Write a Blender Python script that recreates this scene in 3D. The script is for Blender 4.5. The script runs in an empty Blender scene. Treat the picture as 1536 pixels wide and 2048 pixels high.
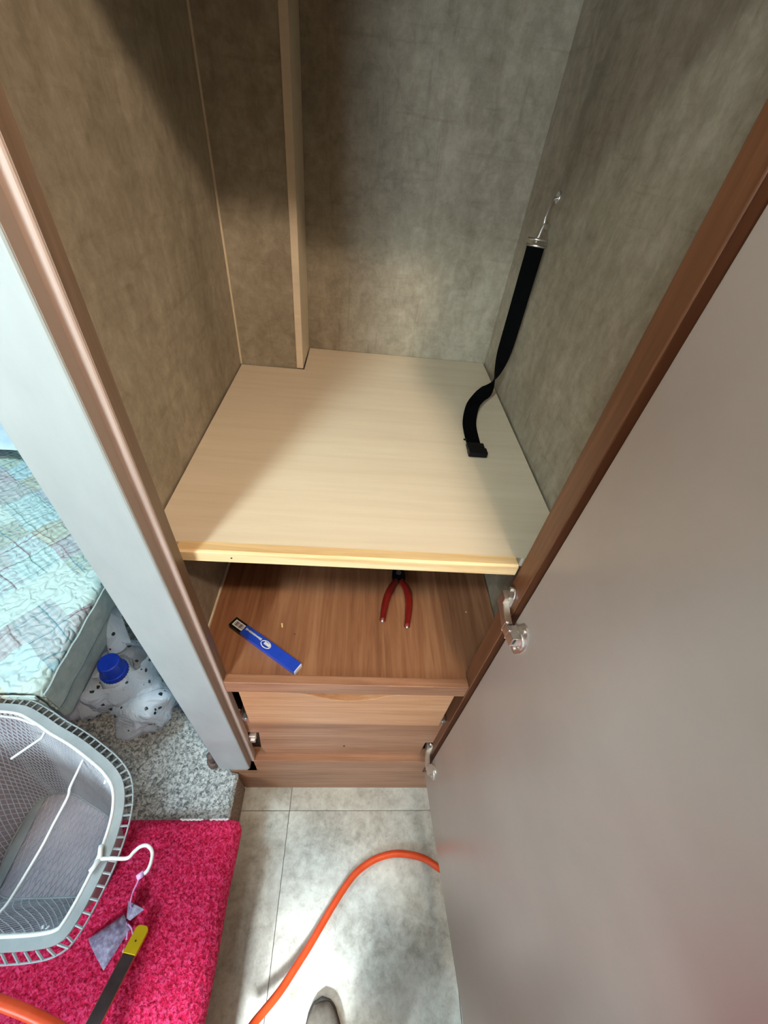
import bpy, math, random
from mathutils import Vector, Matrix, noise

# ------------------------------------------------------------------ camera, world, lights, exposure
S = bpy.context.scene
COL = S.collection
cam_d = bpy.data.cameras.new('camera'); cam = bpy.data.objects.new('camera', cam_d); COL.objects.link(cam)
right = Vector((0.9951327, -0.0193167, 0.0966321))
down = Vector((0.0561792, -0.6944344, -0.7173596))
fwd = Vector((0.0809617, 0.7192967, -0.6899692))
M = Matrix((right, -down, -fwd)).transposed().to_4x4()
M.translation = Vector((0, 0, 1.5))
cam.matrix_world = M
cam_d.sensor_fit = 'HORIZONTAL'; cam_d.sensor_width = 36.0
cam_d.lens = 817.142 / 1536 * 36.0
cam_d.clip_start = 0.02
S.camera = cam

w = bpy.data.worlds.new('world'); S.world = w; w.use_nodes = True
bg = w.node_tree.nodes['Background']
bg.inputs[0].default_value = (0.75, 0.85, 1.0, 1); bg.inputs[1].default_value = 0.05

S.view_settings.view_transform = 'Standard'; S.view_settings.look = 'None'
S.view_settings.exposure = 0.0; S.view_settings.gamma = 1.0; S.view_settings.use_curve_mapping = False


def area(name, loc, target, size, power, color, sizey=None):
    d = bpy.data.lights.new(name, 'AREA'); d.energy = power; d.color = color
    d.shape = 'RECTANGLE'; d.size = size; d.size_y = sizey or size
    o = bpy.data.objects.new(name, d); COL.objects.link(o)
    o.location = loc
    o.rotation_euler = (Vector(target) - Vector(loc)).to_track_quat('-Z', 'Y').to_euler()
    return o


# daylight through the window behind and left of the photographer
area('window_daylight', (-0.74, -1.36, 1.22), (0.0, 0.3, 0.8), 0.36, 29, (0.76, 0.93, 1.0), 0.46)
# unseen cool area light over the bed, no roof opening behind it
area('bed_daylight', (-1.25, 0.55, 2.17), (-1.0, 0.7, 0.3), 0.4, 30, (0.70, 0.92, 1.0))
# cool white ceiling panel over the aisle, left of the photographer (its fitting is built below)
cp_ = area('ceiling_panel_light', (-0.44, -0.34, 2.168), (0.0, 0.62, 1.05), 0.13, 3.0, (0.86, 1.0, 0.97))
cp_.data.spread = math.radians(74)
# sun slanting through the same window onto the aisle floor
sd_ = bpy.data.lights.new('sun', 'SUN'); sd_.energy = 14.0; sd_.color = (0.92, 0.98, 1.0); sd_.angle = math.radians(9)
so_ = bpy.data.objects.new('sun', sd_); COL.objects.link(so_)
so_.rotation_euler = Vector((0.52, 1.15, -1.5)).to_track_quat('-Z', 'Y').to_euler()
# ceiling puck lamp over the aisle (its fitting is built below)
pl = bpy.data.lights.new('ceiling_lamp_light', 'POINT'); pl.energy = 46; pl.color = (1.0, 0.79, 0.60); pl.shadow_soft_size = 0.03
plo = bpy.data.objects.new('ceiling_lamp_light', pl); COL.objects.link(plo); plo.location = (0.300, -0.25, 2.13)


# ------------------------------------------------------------------ materials
def L(c):
    c = c / 255.0
    return c / 12.92 if c <= 0.04045 else ((c + 0.055) / 1.055) ** 2.4


def rgb(r, g, b):
    return (L(r), L(g), L(b), 1.0)


def mat(name, c, rough=0.6, metal=0.0, **kw):
    m = bpy.data.materials.new(name); m.use_nodes = True
    b = m.node_tree.nodes['Principled BSDF']
    b.inputs['Base Color'].default_value = c
    b.inputs['Roughness'].default_value = rough
    b.inputs['Metallic'].default_value = metal
    for k, v in kw.items():
        b.inputs[k].default_value = v
    return m


def N(m, t, **kw):
    n = m.node_tree.nodes.new(t)
    for k, v in kw.items():
        if k in n.inputs: n.inputs[k].default_value = v
        else: setattr(n, k, v)
    return n


def lk(m, a, b): m.node_tree.links.new(a, b)


def ramp(m, stops):
    r = N(m, 'ShaderNodeValToRGB')
    e = r.color_ramp.elements
    while len(e) < len(stops): e.new(0.5)
    for i, (p, c) in enumerate(stops):
        e[i].position = p; e[i].color = c
    return r


def coord(m, scale=(1, 1, 1), rot=(0, 0, 0)):
    tc = N(m, 'ShaderNodeTexCoord'); mp = N(m, 'ShaderNodeMapping')
    mp.inputs['Scale'].default_value = scale; mp.inputs['Rotation'].default_value = rot
    lk(m, tc.outputs['Object'], mp.inputs['Vector'])
    return mp.outputs['Vector']


def bump(m, h, strength=0.2, dist=0.002):
    b = N(m, 'ShaderNodeBump'); b.inputs['Strength'].default_value = strength; b.inputs['Distance'].default_value = dist
    lk(m, h, b.inputs['Height'])
    lk(m, b.outputs[0], m.node_tree.nodes['Principled BSDF'].inputs['Normal'])


def noisy(name, stops, scale, rough=0.6, detail=6.0, stretch=(1, 1, 1), rot=(0, 0, 0), bs=0.0, bd=0.001, dist=0.0, mapr=None, **kw):
    m = mat(name, stops[0][1], rough, **kw)
    v = coord(m, stretch, rot)
    n = N(m, 'ShaderNodeTexNoise', Scale=scale, Detail=detail, Roughness=0.6, Distortion=dist)
    lk(m, v, n.inputs['Vector'])
    r = ramp(m, stops); lk(m, n.outputs['Fac'], r.inputs[0])
    lk(m, r.outputs[0], m.node_tree.nodes['Principled BSDF'].inputs['Base Color'])
    if bs: bump(m, n.outputs['Fac'], bs, bd)
    return m


def wood(name, a, b, c, axis, scale=9.0, rough=0.45):
    """grain along axis 0/1/2"""
    st = [26, 26, 26]; st[axis] = 1.3
    m = mat(name, b, rough)
    v = coord(m, tuple(st))
    n = N(m, 'ShaderNodeTexNoise', Scale=scale * 0.45, Detail=7.0, Roughness=0.62, Distortion=0.5)
    lk(m, v, n.inputs['Vector'])
    st2 = [7, 7, 7]; st2[axis] = 0.5
    v2 = coord(m, tuple(st2))
    n2 = N(m, 'ShaderNodeTexNoise', Scale=2.2, Detail=3.0, Roughness=0.5, Distortion=1.2)
    lk(m, v2, n2.inputs['Vector'])
    mx = N(m, 'ShaderNodeMath', operation='MULTIPLY_ADD'); mx.inputs[1].default_value = 0.6
    lk(m, n.outputs['Fac'], mx.inputs[0])
    m2 = N(m, 'ShaderNodeMath', operation='MULTIPLY'); m2.inputs[1].default_value = 0.4
    lk(m, n2.outputs['Fac'], m2.inputs[0]); lk(m, m2.outputs[0], mx.inputs[2])
    r = ramp(m, [(0.36, a), (0.5, b), (0.64, c)]); lk(m, mx.outputs[0], r.inputs[0])
    lk(m, r.outputs[0], m.node_tree.nodes['Principled BSDF'].inputs['Base Color'])
    bump(m, n.outputs['Fac'], 0.12, 0.0006)
    return m


OAK = (rgb(138, 94, 68), rgb(164, 118, 90), rgb(184, 140, 112))
M_oak_y = wood('oak_grain_deep', rgb(118, 76, 50), rgb(142, 96, 66), rgb(162, 116, 84), 1)
M_oak_x = wood('oak_grain_across', *OAK, 0)
M_oak_z = wood('oak_grain_upright', *OAK, 2)
M_drawer = wood('drawer_front_wood', rgb(176, 124, 86), rgb(192, 142, 104), rgb(204, 158, 122), 0)
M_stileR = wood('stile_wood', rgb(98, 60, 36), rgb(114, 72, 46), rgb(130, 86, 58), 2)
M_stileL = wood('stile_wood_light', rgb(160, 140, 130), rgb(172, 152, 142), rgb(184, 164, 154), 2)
M_jamb = wood('jamb_wood', rgb(104, 82, 64), rgb(116, 94, 76), rgb(128, 106, 88), 2)
M_pine = wood('pine_edging_wood', rgb(206, 168, 118), rgb(226, 198, 150), rgb(238, 216, 176), 0, 6.0, 0.55)
M_shelf = wood('pale_shelf_laminate', rgb(212, 196, 172), rgb(217, 202, 178), rgb(221, 207, 184), 0, 7.0, 0.4)


def concrete(name, a, b, c, k=1.0, rough=0.5):
    m = mat(name, b, rough)
    v = coord(m, (1, 1, 0.42))
    n = N(m, 'ShaderNodeTexNoise', Scale=7.0 * k, Detail=10.0, Roughness=0.72, Distortion=0.15)
    lk(m, v, n.inputs['Vector'])
    v2 = coord(m, (1, 1, 1))
    n2 = N(m, 'ShaderNodeTexNoise', Scale=40.0 * k, Detail=6.0, Roughness=0.75, Distortion=0.3)
    lk(m, v2, n2.inputs['Vector'])
    ad = N(m, 'ShaderNodeMath', operation='MULTIPLY_ADD'); ad.inputs[1].default_value = 0.45
    lk(m, n2.outputs['Fac'], ad.inputs[0])
    mu = N(m, 'ShaderNodeMath', operation='MULTIPLY'); mu.inputs[1].default_value = 0.55
    lk(m, n.outputs['Fac'], mu.inputs[0]); lk(m, mu.outputs[0], ad.inputs[2])
    r = ramp(m, [(0.38, a), (0.5, b), (0.62, c)]); lk(m, ad.outputs[0], r.inputs[0])
    # faint darker scratches running up and across
    out = r.outputs[0]
    for sc in ((3, 3, 30), (30, 30, 2.2)):
        v3 = coord(m, sc)
        n3 = N(m, 'ShaderNodeTexNoise', Scale=2.6, Detail=5.0, Roughness=0.6); lk(m, v3, n3.inputs['Vector'])
        r3 = ramp(m, [(0.30, (0.80, 0.78, 0.74, 1)), (0.42, (1, 1, 1, 1))]); lk(m, n3.outputs['Fac'], r3.inputs[0])
        mm = N(m, 'ShaderNodeMixRGB', blend_type='MULTIPLY'); mm.inputs[0].default_value = 0.75
        lk(m, out, mm.inputs[1]); lk(m, r3.outputs[0], mm.inputs[2]); out = mm.outputs[0]
    lk(m, out, m.node_tree.nodes['Principled BSDF'].inputs['Base Color'])
    return m


M_panel = concrete('mottled_beige_panel', rgb(122, 112, 94), rgb(146, 136, 118), rgb(168, 158, 140))
M_floor = concrete('mottled_grey_vinyl', rgb(160, 158, 148), rgb(198, 198, 190), rgb(222, 224, 216), 0.9, 0.42)
M_seam = mat('dark_joint', rgb(90, 88, 82), 0.8)
M_post = noisy('white_speckled_laminate', [(0.3, rgb(156, 166, 168)), (0.7, rgb(170, 180, 182))], 14, 0.45, stretch=(1, 1, .4))
M_post_shade = noisy('shaded_post_side', [(0.3, rgb(140, 124, 114)), (0.7, rgb(152, 136, 126))], 8, 0.6, stretch=(1, 1, .1))
M_door = noisy('taupe_door_laminate', [(0.35, rgb(158, 142, 131)), (0.65, rgb(166, 150, 139))], 5, 0.28, **{'Specular IOR Level': 0.65})
M_chrome = noisy('chrome_steel', [(0.3, rgb(214, 208, 202)), (0.7, rgb(240, 236, 230))], 30, 0.36, metal=1.0)
M_zinc = noisy('zinc_steel', [(0.3, rgb(190, 192, 192)), (0.7, rgb(225, 228, 228))], 40, 0.3, metal=0.9)
M_black = noisy('black_webbing', [(0.3, rgb(3, 3, 4)), (0.7, rgb(10, 10, 11))], 500, 0.95, **{'Specular IOR Level': 0.05})
M_blackpl = noisy('black_plastic', [(0.3, rgb(6, 6, 7)), (0.7, rgb(14, 14, 15))], 60, 0.4, **{'Specular IOR Level': 0.2})
M_dark = noisy('dark_gap_shade', [(0.3, rgb(40, 28, 22)), (0.7, rgb(56, 40, 32))], 10, 0.9)
M_wallr = noisy('painted_wall', [(0.3, rgb(112, 92, 76)), (0.7, rgb(124, 104, 88))], 6, 0.8)
M_ceil = noisy('ceiling_paint', [(0.3, rgb(150, 146, 134)), (0.7, rgb(160, 156, 144))], 6, 0.9)
M_white = noisy('white_plastic', [(0.3, rgb(222, 226, 228)), (0.7, rgb(236, 240, 242))], 20, 0.4)
M_wire = noisy('white_coated_wire', [(0.3, rgb(134, 142, 146)), (0.7, rgb(156, 164, 168))], 20, 0.45)
M_mesh = noisy('pale_mesh_strand', [(0.3, rgb(184, 190, 200)), (0.7, rgb(206, 212, 220))], 20, 0.55)
M_liner = noisy('grey_hamper_liner', [(0.3, rgb(152, 142, 152)), (0.7, rgb(168, 158, 166))], 9, 0.8)
M_orange = noisy('orange_rubber', [(0.3, rgb(226, 74, 30)), (0.7, rgb(238, 92, 44))], 40, 0.42)
M_red = noisy('red_vinyl_grip', [(0.3, rgb(98, 14, 9)), (0.7, rgb(120, 20, 13))], 40, 0.4)
M_blue = noisy('blue_carton', [(0.3, rgb(22, 56, 160)), (0.7, rgb(32, 72, 190))], 30, 0.35)
M_bluecap = noisy('blue_plastic_cap', [(0.3, rgb(14, 48, 168)), (0.7, rgb(26, 66, 200))], 30, 0.35)
M_label = noisy('pale_label', [(0.3, rgb(196, 196, 196)), (0.7, rgb(236, 238, 240))], 300, 0.6)
M_yellow = noisy('yellow_plastic', [(0.3, rgb(232, 208, 10)), (0.7, rgb(246, 224, 30))], 30, 0.4)
M_stick = noisy('dark_grey_stick', [(0.3, rgb(62, 54, 56)), (0.7, rgb(80, 70, 72))], 60, 0.5)
M_copper = mat('copper_edge', rgb(210, 140, 110), 0.3, 0.7)
M_gold = mat('pale_wood_chip', rgb(240, 226, 160), 0.5)
M_lilac = noisy('lilac_organza', [(0.3, rgb(120, 116, 150)), (0.5, rgb(150, 146, 178)), (0.7, rgb(186, 186, 208))], 120, 0.5, bs=0.5, bd=0.002)
M_ribbon = noisy('lilac_ribbon', [(0.3, rgb(208, 150, 214)), (0.7, rgb(228, 186, 232))], 60, 0.4)
M_foot = noisy('brown_foot', [(0.3, rgb(84, 66, 60)), (0.7, rgb(104, 84, 76))], 20, 0.5)
M_shoe = noisy('grey_suede', [(0.3, rgb(98, 92, 84)), (0.7, rgb(124, 118, 108))], 60, 0.9, bs=0.3)
M_sole = noisy('dark_sole', [(0.3, rgb(50, 46, 42)), (0.7, rgb(66, 60, 56))], 60, 0.8)
M_denim = noisy('dark_denim', [(0.3, rgb(42, 48, 64)), (0.7, rgb(60, 66, 84))], 200, 0.9)
M_bedbase = noisy('dark_bed_base', [(0.3, rgb(44, 36, 36)), (0.7, rgb(58, 48, 48))], 10, 0.8)
M_matt = noisy('grey_mattress_cloth', [(0.3, rgb(140, 152, 152)), (0.7, rgb(168, 180, 178))], 30, 0.9)


def pile_mat(name, dark, mid, lite, scale, rough=0.95):
    m = mat(name, mid, rough)
    v = coord(m)
    n = N(m, 'ShaderNodeTexNoise', Scale=scale, Detail=4.0, Roughness=0.6, Distortion=0.8)
    lk(m, v, n.inputs['Vector'])
    r = ramp(m, [(0.36, dark), (0.48, mid), (0.6, lite)]); lk(m, n.outputs['Fac'], r.inputs[0])
    lk(m, r.outputs[0], m.node_tree.nodes['Principled BSDF'].inputs['Base Color'])
    bump(m, n.outputs['Fac'], 0.8, 0.006)
    return m


M_carpet = pile_mat('grey_carpet_pile', rgb(96, 98, 98), rgb(156, 160, 160), rgb(206, 210, 210), 130)
M_carpetedge = pile_mat('beige_carpet_edge', rgb(108, 96, 84), rgb(140, 124, 110), rgb(168, 152, 136), 130)
M_rug = pile_mat('crimson_rug_pile', rgb(178, 2, 52), rgb(226, 20, 86), rgb(242, 74, 130), 150)


def quilt_mat():
    m = mat('plaid_patchwork_quilt', rgb(210, 214, 206), 0.9)
    v = coord(m, (1, 1, 1), (0, 0, math.radians(35)))
    sep = N(m, 'ShaderNodeSeparateXYZ'); lk(m, v, sep.inputs[0])

    def math_(op, a, b=None, c=None):
        n = N(m, 'ShaderNodeMath', operation=op)
        for i, x in enumerate((a, b, c)):
            if x is None: continue
            if isinstance(x, (int, float)): n.inputs[i].default_value = x
            else: lk(m, x, n.inputs[i])
        return n.outputs[0]
    # warp
    nz = N(m, 'ShaderNodeTexNoise', Scale=9.0, Detail=2.0); lk(m, v, nz.inputs['Vector'])
    wx = math_('MULTIPLY_ADD', nz.outputs['Fac'], 0.035, sep.outputs[0])
    wy = math_('MULTIPLY_ADD', nz.outputs['Fac'], 0.035, sep.outputs[1])
    # patches (about 13 cm)
    P = 0.085
    px = math_('FLOOR', math_('DIVIDE', wx, P)); py = math_('FLOOR', math_('DIVIDE', wy, P))
    cb = N(m, 'ShaderNodeCombineXYZ'); lk(m, px, cb.inputs[0]); lk(m, py, cb.inputs[1])
    wn = N(m, 'ShaderNodeTexWhiteNoise', noise_dimensions='3D'); lk(m, cb.outputs[0], wn.inputs['Vector'])
    base = ramp(m, [(0.0, rgb(220, 222, 214)), (0.22, rgb(226, 226, 220)), (0.23, rgb(214, 222, 222)), (0.44, rgb(198, 212, 216)),
                    (0.45, rgb(214, 208, 190)), (0.66, rgb(206, 198, 184)), (0.67, rgb(212, 200, 200)), (1.0, rgb(224, 222, 214))])
    base.color_ramp.interpolation = 'CONSTANT'
    lk(m, wn.outputs['Value'], base.inputs[0])
    tint = ramp(m, [(0.0, rgb(96, 140, 150)), (0.25, rgb(80, 130, 160)), (0.5, rgb(140, 96, 100)), (0.75, rgb(110, 136, 120)), (1.0, rgb(120, 130, 150))])
    tint.color_ramp.interpolation = 'CONSTANT'
    wn2 = N(m, 'ShaderNodeTexWhiteNoise', noise_dimensions='3D'); ad = N(m, 'ShaderNodeVectorMath', operation='ADD')
    ad.inputs[1].default_value = (7.3, 2.1, 0); lk(m, cb.outputs[0], ad.inputs[0]); lk(m, ad.outputs[0], wn2.inputs['Vector'])
    lk(m, wn2.outputs['Value'], tint.inputs[0])

    def lines(src, period, width):
        f = math_('FRACT', math_('DIVIDE', src, period))
        return math_('LESS_THAN', f, width)
    a1 = lines(wx, 0.017, 0.45); a2 = lines(wy, 0.017, 0.45)
    fine1 = lines(wx, 0.065, 0.045); fine2 = lines(math_('ADD', wy, 0.01), 0.065, 0.045)
    plaid = math_('MULTIPLY', math_('ADD', a1, a2), 0.20)
    amt = math_('ADD', plaid, math_('MULTIPLY', math_('MAXIMUM', fine1, fine2), 0.55))
    on = math_('GREATER_THAN', wn.outputs['Value'], 0.3)
    amt = math_('MULTIPLY', amt, math_('MULTIPLY_ADD', on, 0.85, 0.15))
    mix = N(m, 'ShaderNodeMixRGB'); lk(m, amt, mix.inputs[0]); lk(m, base.outputs[0], mix.inputs[1]); lk(m, tint.outputs[0], mix.inputs[2])
    # the quilt runs from tan plaid at the foot to aqua at the head
    tc = N(m, 'ShaderNodeTexCoord'); s2 = N(m, 'ShaderNodeSeparateXYZ'); lk(m, tc.outputs['Object'], s2.inputs[0])
    g = N(m, 'ShaderNodeMapRange'); g.inputs[1].default_value = 0.1; g.inputs[2].default_value = 0.55
    lk(m, math_('MULTIPLY_ADD', nz.outputs['Fac'], 0.2, s2.outputs[1]), g.inputs[0])
    hue = N(m, 'ShaderNodeMixRGB'); hue.inputs[1].default_value = rgb(232, 218, 206); hue.inputs[2].default_value = rgb(206, 238, 244)
    lk(m, g.outputs[0], hue.inputs[0])
    mul = N(m, 'ShaderNodeMixRGB', blend_type='MULTIPLY'); mul.inputs[0].default_value = 0.8
    lk(m, mix.outputs[0], mul.inputs[1]); lk(m, hue.outputs[0], mul.inputs[2])
    lk(m, mul.outputs[0], m.node_tree.nodes['Principled BSDF'].inputs['Base Color'])
    nb = N(m, 'ShaderNodeTexNoise', Scale=34.0, Detail=1.0, Distortion=0.3); lk(m, v, nb.inputs['Vector'])
    ab = math_('ABSOLUTE', math_('SUBTRACT', nb.outputs['Fac'], 0.5))
    sm_ = N(m, 'ShaderNodeMapRange'); sm_.inputs[2].default_value = 0.10; lk(m, ab, sm_.inputs[0])
    bump(m, sm_.outputs[0], 0.55, 0.007)
    return m


M_quilt = quilt_mat()


def bag_mat():
    m = mat('translucent_bag_film', rgb(206, 216, 226), 0.22)
    b = m.node_tree.nodes['Principled BSDF']
    b.inputs['Transmission Weight'].default_value = 0.0
    b.inputs['Alpha'].default_value = 0.80
    v = coord(m, (1, 1, 1))
    vo = N(m, 'ShaderNodeTexVoronoi', Scale=46.0); lk(m, v, vo.inputs['Vector'])
    n = N(m, 'ShaderNodeTexNoise', Scale=90.0, Detail=2.0); lk(m, v, n.inputs['Vector'])
    ma = N(m, 'ShaderNodeMath', operation='MULTIPLY_ADD'); ma.inputs[1].default_value = 0.3
    lk(m, n.outputs['Fac'], ma.inputs[0]); lk(m, vo.outputs['Distance'], ma.inputs[2])
    # only some cells carry a printed mark
    sepc = N(m, 'ShaderNodeSeparateColor'); lk(m, vo.outputs['Color'], sepc.inputs[0])
    gt = N(m, 'ShaderNodeMath', operation='LESS_THAN'); gt.inputs[1].default_value = 0.42; lk(m, sepc.outputs[0], gt.inputs[0])
    lt = N(m, 'ShaderNodeMath', operation='LESS_THAN'); lt.inputs[1].default_value = 0.41; lk(m, ma.outputs[0], lt.inputs[0])
    mu = N(m, 'ShaderNodeMath', operation='MULTIPLY'); lk(m, gt.outputs[0], mu.inputs[0]); lk(m, lt.outputs[0], mu.inputs[1])
    mx = N(m, 'ShaderNodeMixRGB'); mx.inputs[1].default_value = rgb(206, 220, 236); mx.inputs[2].default_value = rgb(18, 20, 26)
    lk(m, mu.outputs[0], mx.inputs[0]); lk(m, mx.outputs[0], b.inputs['Base Color'])
    n3 = N(m, 'ShaderNodeTexNoise', Scale=14.0, Detail=3.0, Distortion=3.5); lk(m, v, n3.inputs['Vector'])
    bump(m, n3.outputs['Fac'], 0.7, 0.012)
    return m


M_bag = bag_mat()


# ------------------------------------------------------------------ mesh helpers (all coordinates are world metres)
class MB:
    def __init__(s): s.v = []; s.f = []

    def add(s, vs, fs):
        n = len(s.v); s.v += [tuple(p) for p in vs]; s.f += [tuple(i + n for i in f) for f in fs]; return s

    def box(s, x0, x1, y0, y1, z0, z1):
        v = [(x0, y0, z0), (x1, y0, z0), (x1, y1, z0), (x0, y1, z0), (x0, y0, z1), (x1, y0, z1), (x1, y1, z1), (x0, y1, z1)]
        return s.add(v, [(0, 3, 2, 1), (4, 5, 6, 7), (0, 1, 5, 4), (1, 2, 6, 5), (2, 3, 7, 6), (3, 0, 4, 7)])

    def obox(s, c, ax, ay, az):
        """oriented box: centre and three half-extent vectors"""
        c = Vector(c); ax = Vector(ax); ay = Vector(ay); az = Vector(az)
        v = [c + i * ax + j * ay + k * az for k in (-1, 1) for i, j in ((-1, -1), (1, -1), (1, 1), (-1, 1))]
        return s.add(v, [(0, 3, 2, 1), (4, 5, 6, 7), (0, 1, 5, 4), (1, 2, 6, 5), (2, 3, 7, 6), (3, 0, 4, 7)])

    def prism(s, poly, lo, hi, axis=2):
        """extrude polygon; axis 2: poly is xy, axis 1: poly is xz, axis 0: poly is yz"""
        n = len(poly)

        def P(a, b, t): return (a, b, t) if axis == 2 else ((a, t, b) if axis == 1 else (t, a, b))
        v = [P(a, b, lo) for a, b in poly] + [P(a, b, hi) for a, b in poly]
        f = [tuple(range(n))[::-1], tuple(range(n, 2 * n))] + [(i, (i + 1) % n, n + (i + 1) % n, n + i) for i in range(n)]
        return s.add(v, f)

    def tube(s, pts, r, seg=10, closed=False, cap=True):
        pts = [Vector(p) for p in pts]; n = len(pts); rr = r if isinstance(r, (list, tuple)) else [r] * n
        rings = []; up = None
        for i, p in enumerate(pts):
            if closed: t = (pts[(i + 1) % n] - pts[i - 1])
            else: t = pts[min(i + 1, n - 1)] - pts[max(i - 1, 0)]
            t.normalize()
            if up is None:
                up = Vector((0, 0, 1)) if abs(t.z) < 0.9 else Vector((1, 0, 0))
            up = (up - t * up.dot(t)); up.normalize(); sd = t.cross(up)
            rings.append([p + rr[i] * (math.cos(a) * up + math.sin(a) * sd) for a in [2 * math.pi * k / seg for k in range(seg)]])
        v = [q for g in rings for q in g]; f = []
        for i in range(n if closed else n - 1):
            j = (i + 1) % n
            for k in range(seg):
                k2 = (k + 1) % seg
                f.append((i * seg + k, i * seg + k2, j * seg + k2, j * seg + k))
        if cap and not closed:
            f.append(tuple(range(seg))[::-1]); f.append(tuple((n - 1) * seg + k for k in range(seg)))
        return s.add(v, f)

    def ribbon(s, pts, wid, nor, th):
        """strap with thickness; wid/nor = per-point half-width vector and normal"""
        v = []
        for p, a, b in zip(pts, wid, nor):
            p = Vector(p); a = Vector(a); b = Vector(b).normalized() * th / 2
            v += [p - a - b, p + a - b, p + a + b, p - a + b]
        f = [(0, 3, 2, 1)]; n = len(pts)
        for i in range(n - 1):
            for k in range(4):
                f.append((i * 4 + k, i * 4 + (k + 1) % 4, i * 4 + 4 + (k + 1) % 4, i * 4 + 4 + k))
        f.append(((n - 1) * 4, (n - 1) * 4 + 1, (n - 1) * 4 + 2, (n - 1) * 4 + 3))
        return s.add(v, f)

    def grid(s, nx, ny, fn, wrap=False):
        v = [fn(i / nx, j / ny) for j in range(ny + 1) for i in range(nx + 1)]
        f = [(j * (nx + 1) + i, j * (nx + 1) + i + 1, (j + 1) * (nx + 1) + i + 1, (j + 1) * (nx + 1) + i) for j in range(ny) for i in range(nx)]
        return s.add(v, f)

    def cyl(s, c, axis, r, h, seg=20):
        c = Vector(c); a = Vector(axis).normalized()
        return s.tube([c - a * h / 2, c + a * h / 2], r, seg)

    def ball(s, c, r, sc=(1, 1, 1), seg=16, rings=10):
        c = Vector(c)
        v = [(c.x + r * sc[0] * math.sin(math.pi * j / rings) * math.cos(2 * math.pi * i / seg),
              c.y + r * sc[1] * math.sin(math.pi * j / rings) * math.sin(2 * math.pi * i / seg),
              c.z + r * sc[2] * math.cos(math.pi * j / rings)) for j in range(rings + 1) for i in range(seg)]
        f = [(j * seg + i, j * seg + (i + 1) % seg, (j + 1) * seg + (i + 1) % seg, (j + 1) * seg + i) for j in range(rings) for i in range(seg)]
        return s.add(v, f)


def obj(name, mb, m, parent=None, bevel=0.0, smooth=False, bseg=2, kind=None, label=None, solid=0.0, sub=0):
    me = bpy.data.meshes.new(name)
    off = Vector((0, 0, 0)); p = parent
    while p is not None: off += p.location; p = p.parent
    own = Vector((0, 0, 0))
    me.from_pydata([tuple(Vector(q) - off) for q in mb.v], [], mb.f); me.update()
    import bmesh
    bm = bmesh.new(); bm.from_mesh(me); bmesh.ops.recalc_face_normals(bm, faces=bm.faces); bm.to_mesh(me); bm.free()
    if smooth: me.polygons.foreach_set('use_smooth', [True] * len(me.polygons))
    o = bpy.data.objects.new(name, me); COL.objects.link(o)
    me.materials.append(m)
    if parent: o.parent = parent
    if solid:
        md = o.modifiers.new('solid', 'SOLIDIFY'); md.thickness = solid; md.offset = -1
    if bevel:
        md = o.modifiers.new('bevel', 'BEVEL'); md.width = bevel; md.segments = bseg; md.limit_method = 'ANGLE'
        md.angle_limit = math.radians(40)
    if sub:
        md = o.modifiers.new('sub', 'SUBSURF'); md.levels = sub; md.render_levels = sub
    if kind: o['kind'] = kind
    if label: o['label'] = label
    return o


def thing(name, label, cat, loc=(0, 0, 0), group=None):
    o = bpy.data.objects.new(name, None); COL.objects.link(o); o.location = loc
    o['label'] = label; o['category'] = cat
    if group: o['group'] = group
    return o


def tag(o, label, cat):
    o['label'] = label; o['category'] = cat; return o


def B(x0, x1, y0, y1, z0, z1): return MB().box(x0, x1, y0, y1, z0, z1)


def spline(pts, n=8, closed=False):
    P = [Vector(p) for p in pts]; out = []; m = len(P)
    rng = range(m if closed else m - 1)
    for i in rng:
        a = P[i - 1] if (closed or i > 0) else P[0]; b = P[i]; c = P[(i + 1) % m]
        d = P[(i + 2) % m] if (closed or i + 2 < m) else P[-1]
        for k in range(n):
            t = k / n
            out.append(0.5 * ((2 * b) + (c - a) * t + (2 * a - 5 * b + 4 * c - d) * t * t + (3 * b - a - 3 * c + d) * t ** 3))
    if not closed: out.append(P[-1])
    return out


# ------------------------------------------------------------------ the setting
fl = obj('floor', B(-2.3, 1.3, -1.45, 1.7, -0.05, -0.0035), M_seam, kind='structure')
T = 0.457
tile_mesh = None
for i in range(-2, 3):
    for j in range(-4, 1):
        x0 = -0.131 + i * T; y0 = 0.262 + j * T
        if tile_mesh is None:
            t = obj('floor_tile', B(0, T - 0.0012, 0, T - 0.0012, -0.0035, 0), M_floor, fl, bevel=0.0006, bseg=1)
            tile_mesh = t.data
            t.location = (x0 + 0.0006, y0 + 0.0006, 0); first = t
        else:
            t = first.copy(); COL.objects.link(t); t.parent = fl
            t.location = (x0 + 0.0006, y0 + 0.0006, 0)
# tiles share a mesh; texture offset comes from a per-object random value
mt = M_floor.node_tree
oi = mt.nodes.new('ShaderNodeObjectInfo'); 
for n in list(mt.nodes):
    if n.type == 'MAPPING':
        cmb = mt.nodes.new('ShaderNodeVectorMath'); cmb.operation = 'SCALE'; cmb.inputs[0].default_value = (9, 5, 3)
        mt.links.new(oi.outputs['Random'], cmb.inputs['Scale']); mt.links.new(cmb.outputs[0], n.inputs['Location'])

obj('ceiling', B(-2.3, 1.3, -1.45, 1.7, 2.2, 2.24), M_ceil, kind='structure')
obj('wall_left', B(-2.34, -2.3, -1.45, 1.7, 0, 2.2), M_wallr, kind='structure')
obj('wall_right', B(1.3, 1.34, -1.45, 1.7, 0, 2.2), M_wallr, kind='structure')
obj('wall_front', B(-2.3, 1.3, 1.7, 1.74, 0, 2.2), M_wallr, kind='structure')
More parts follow.
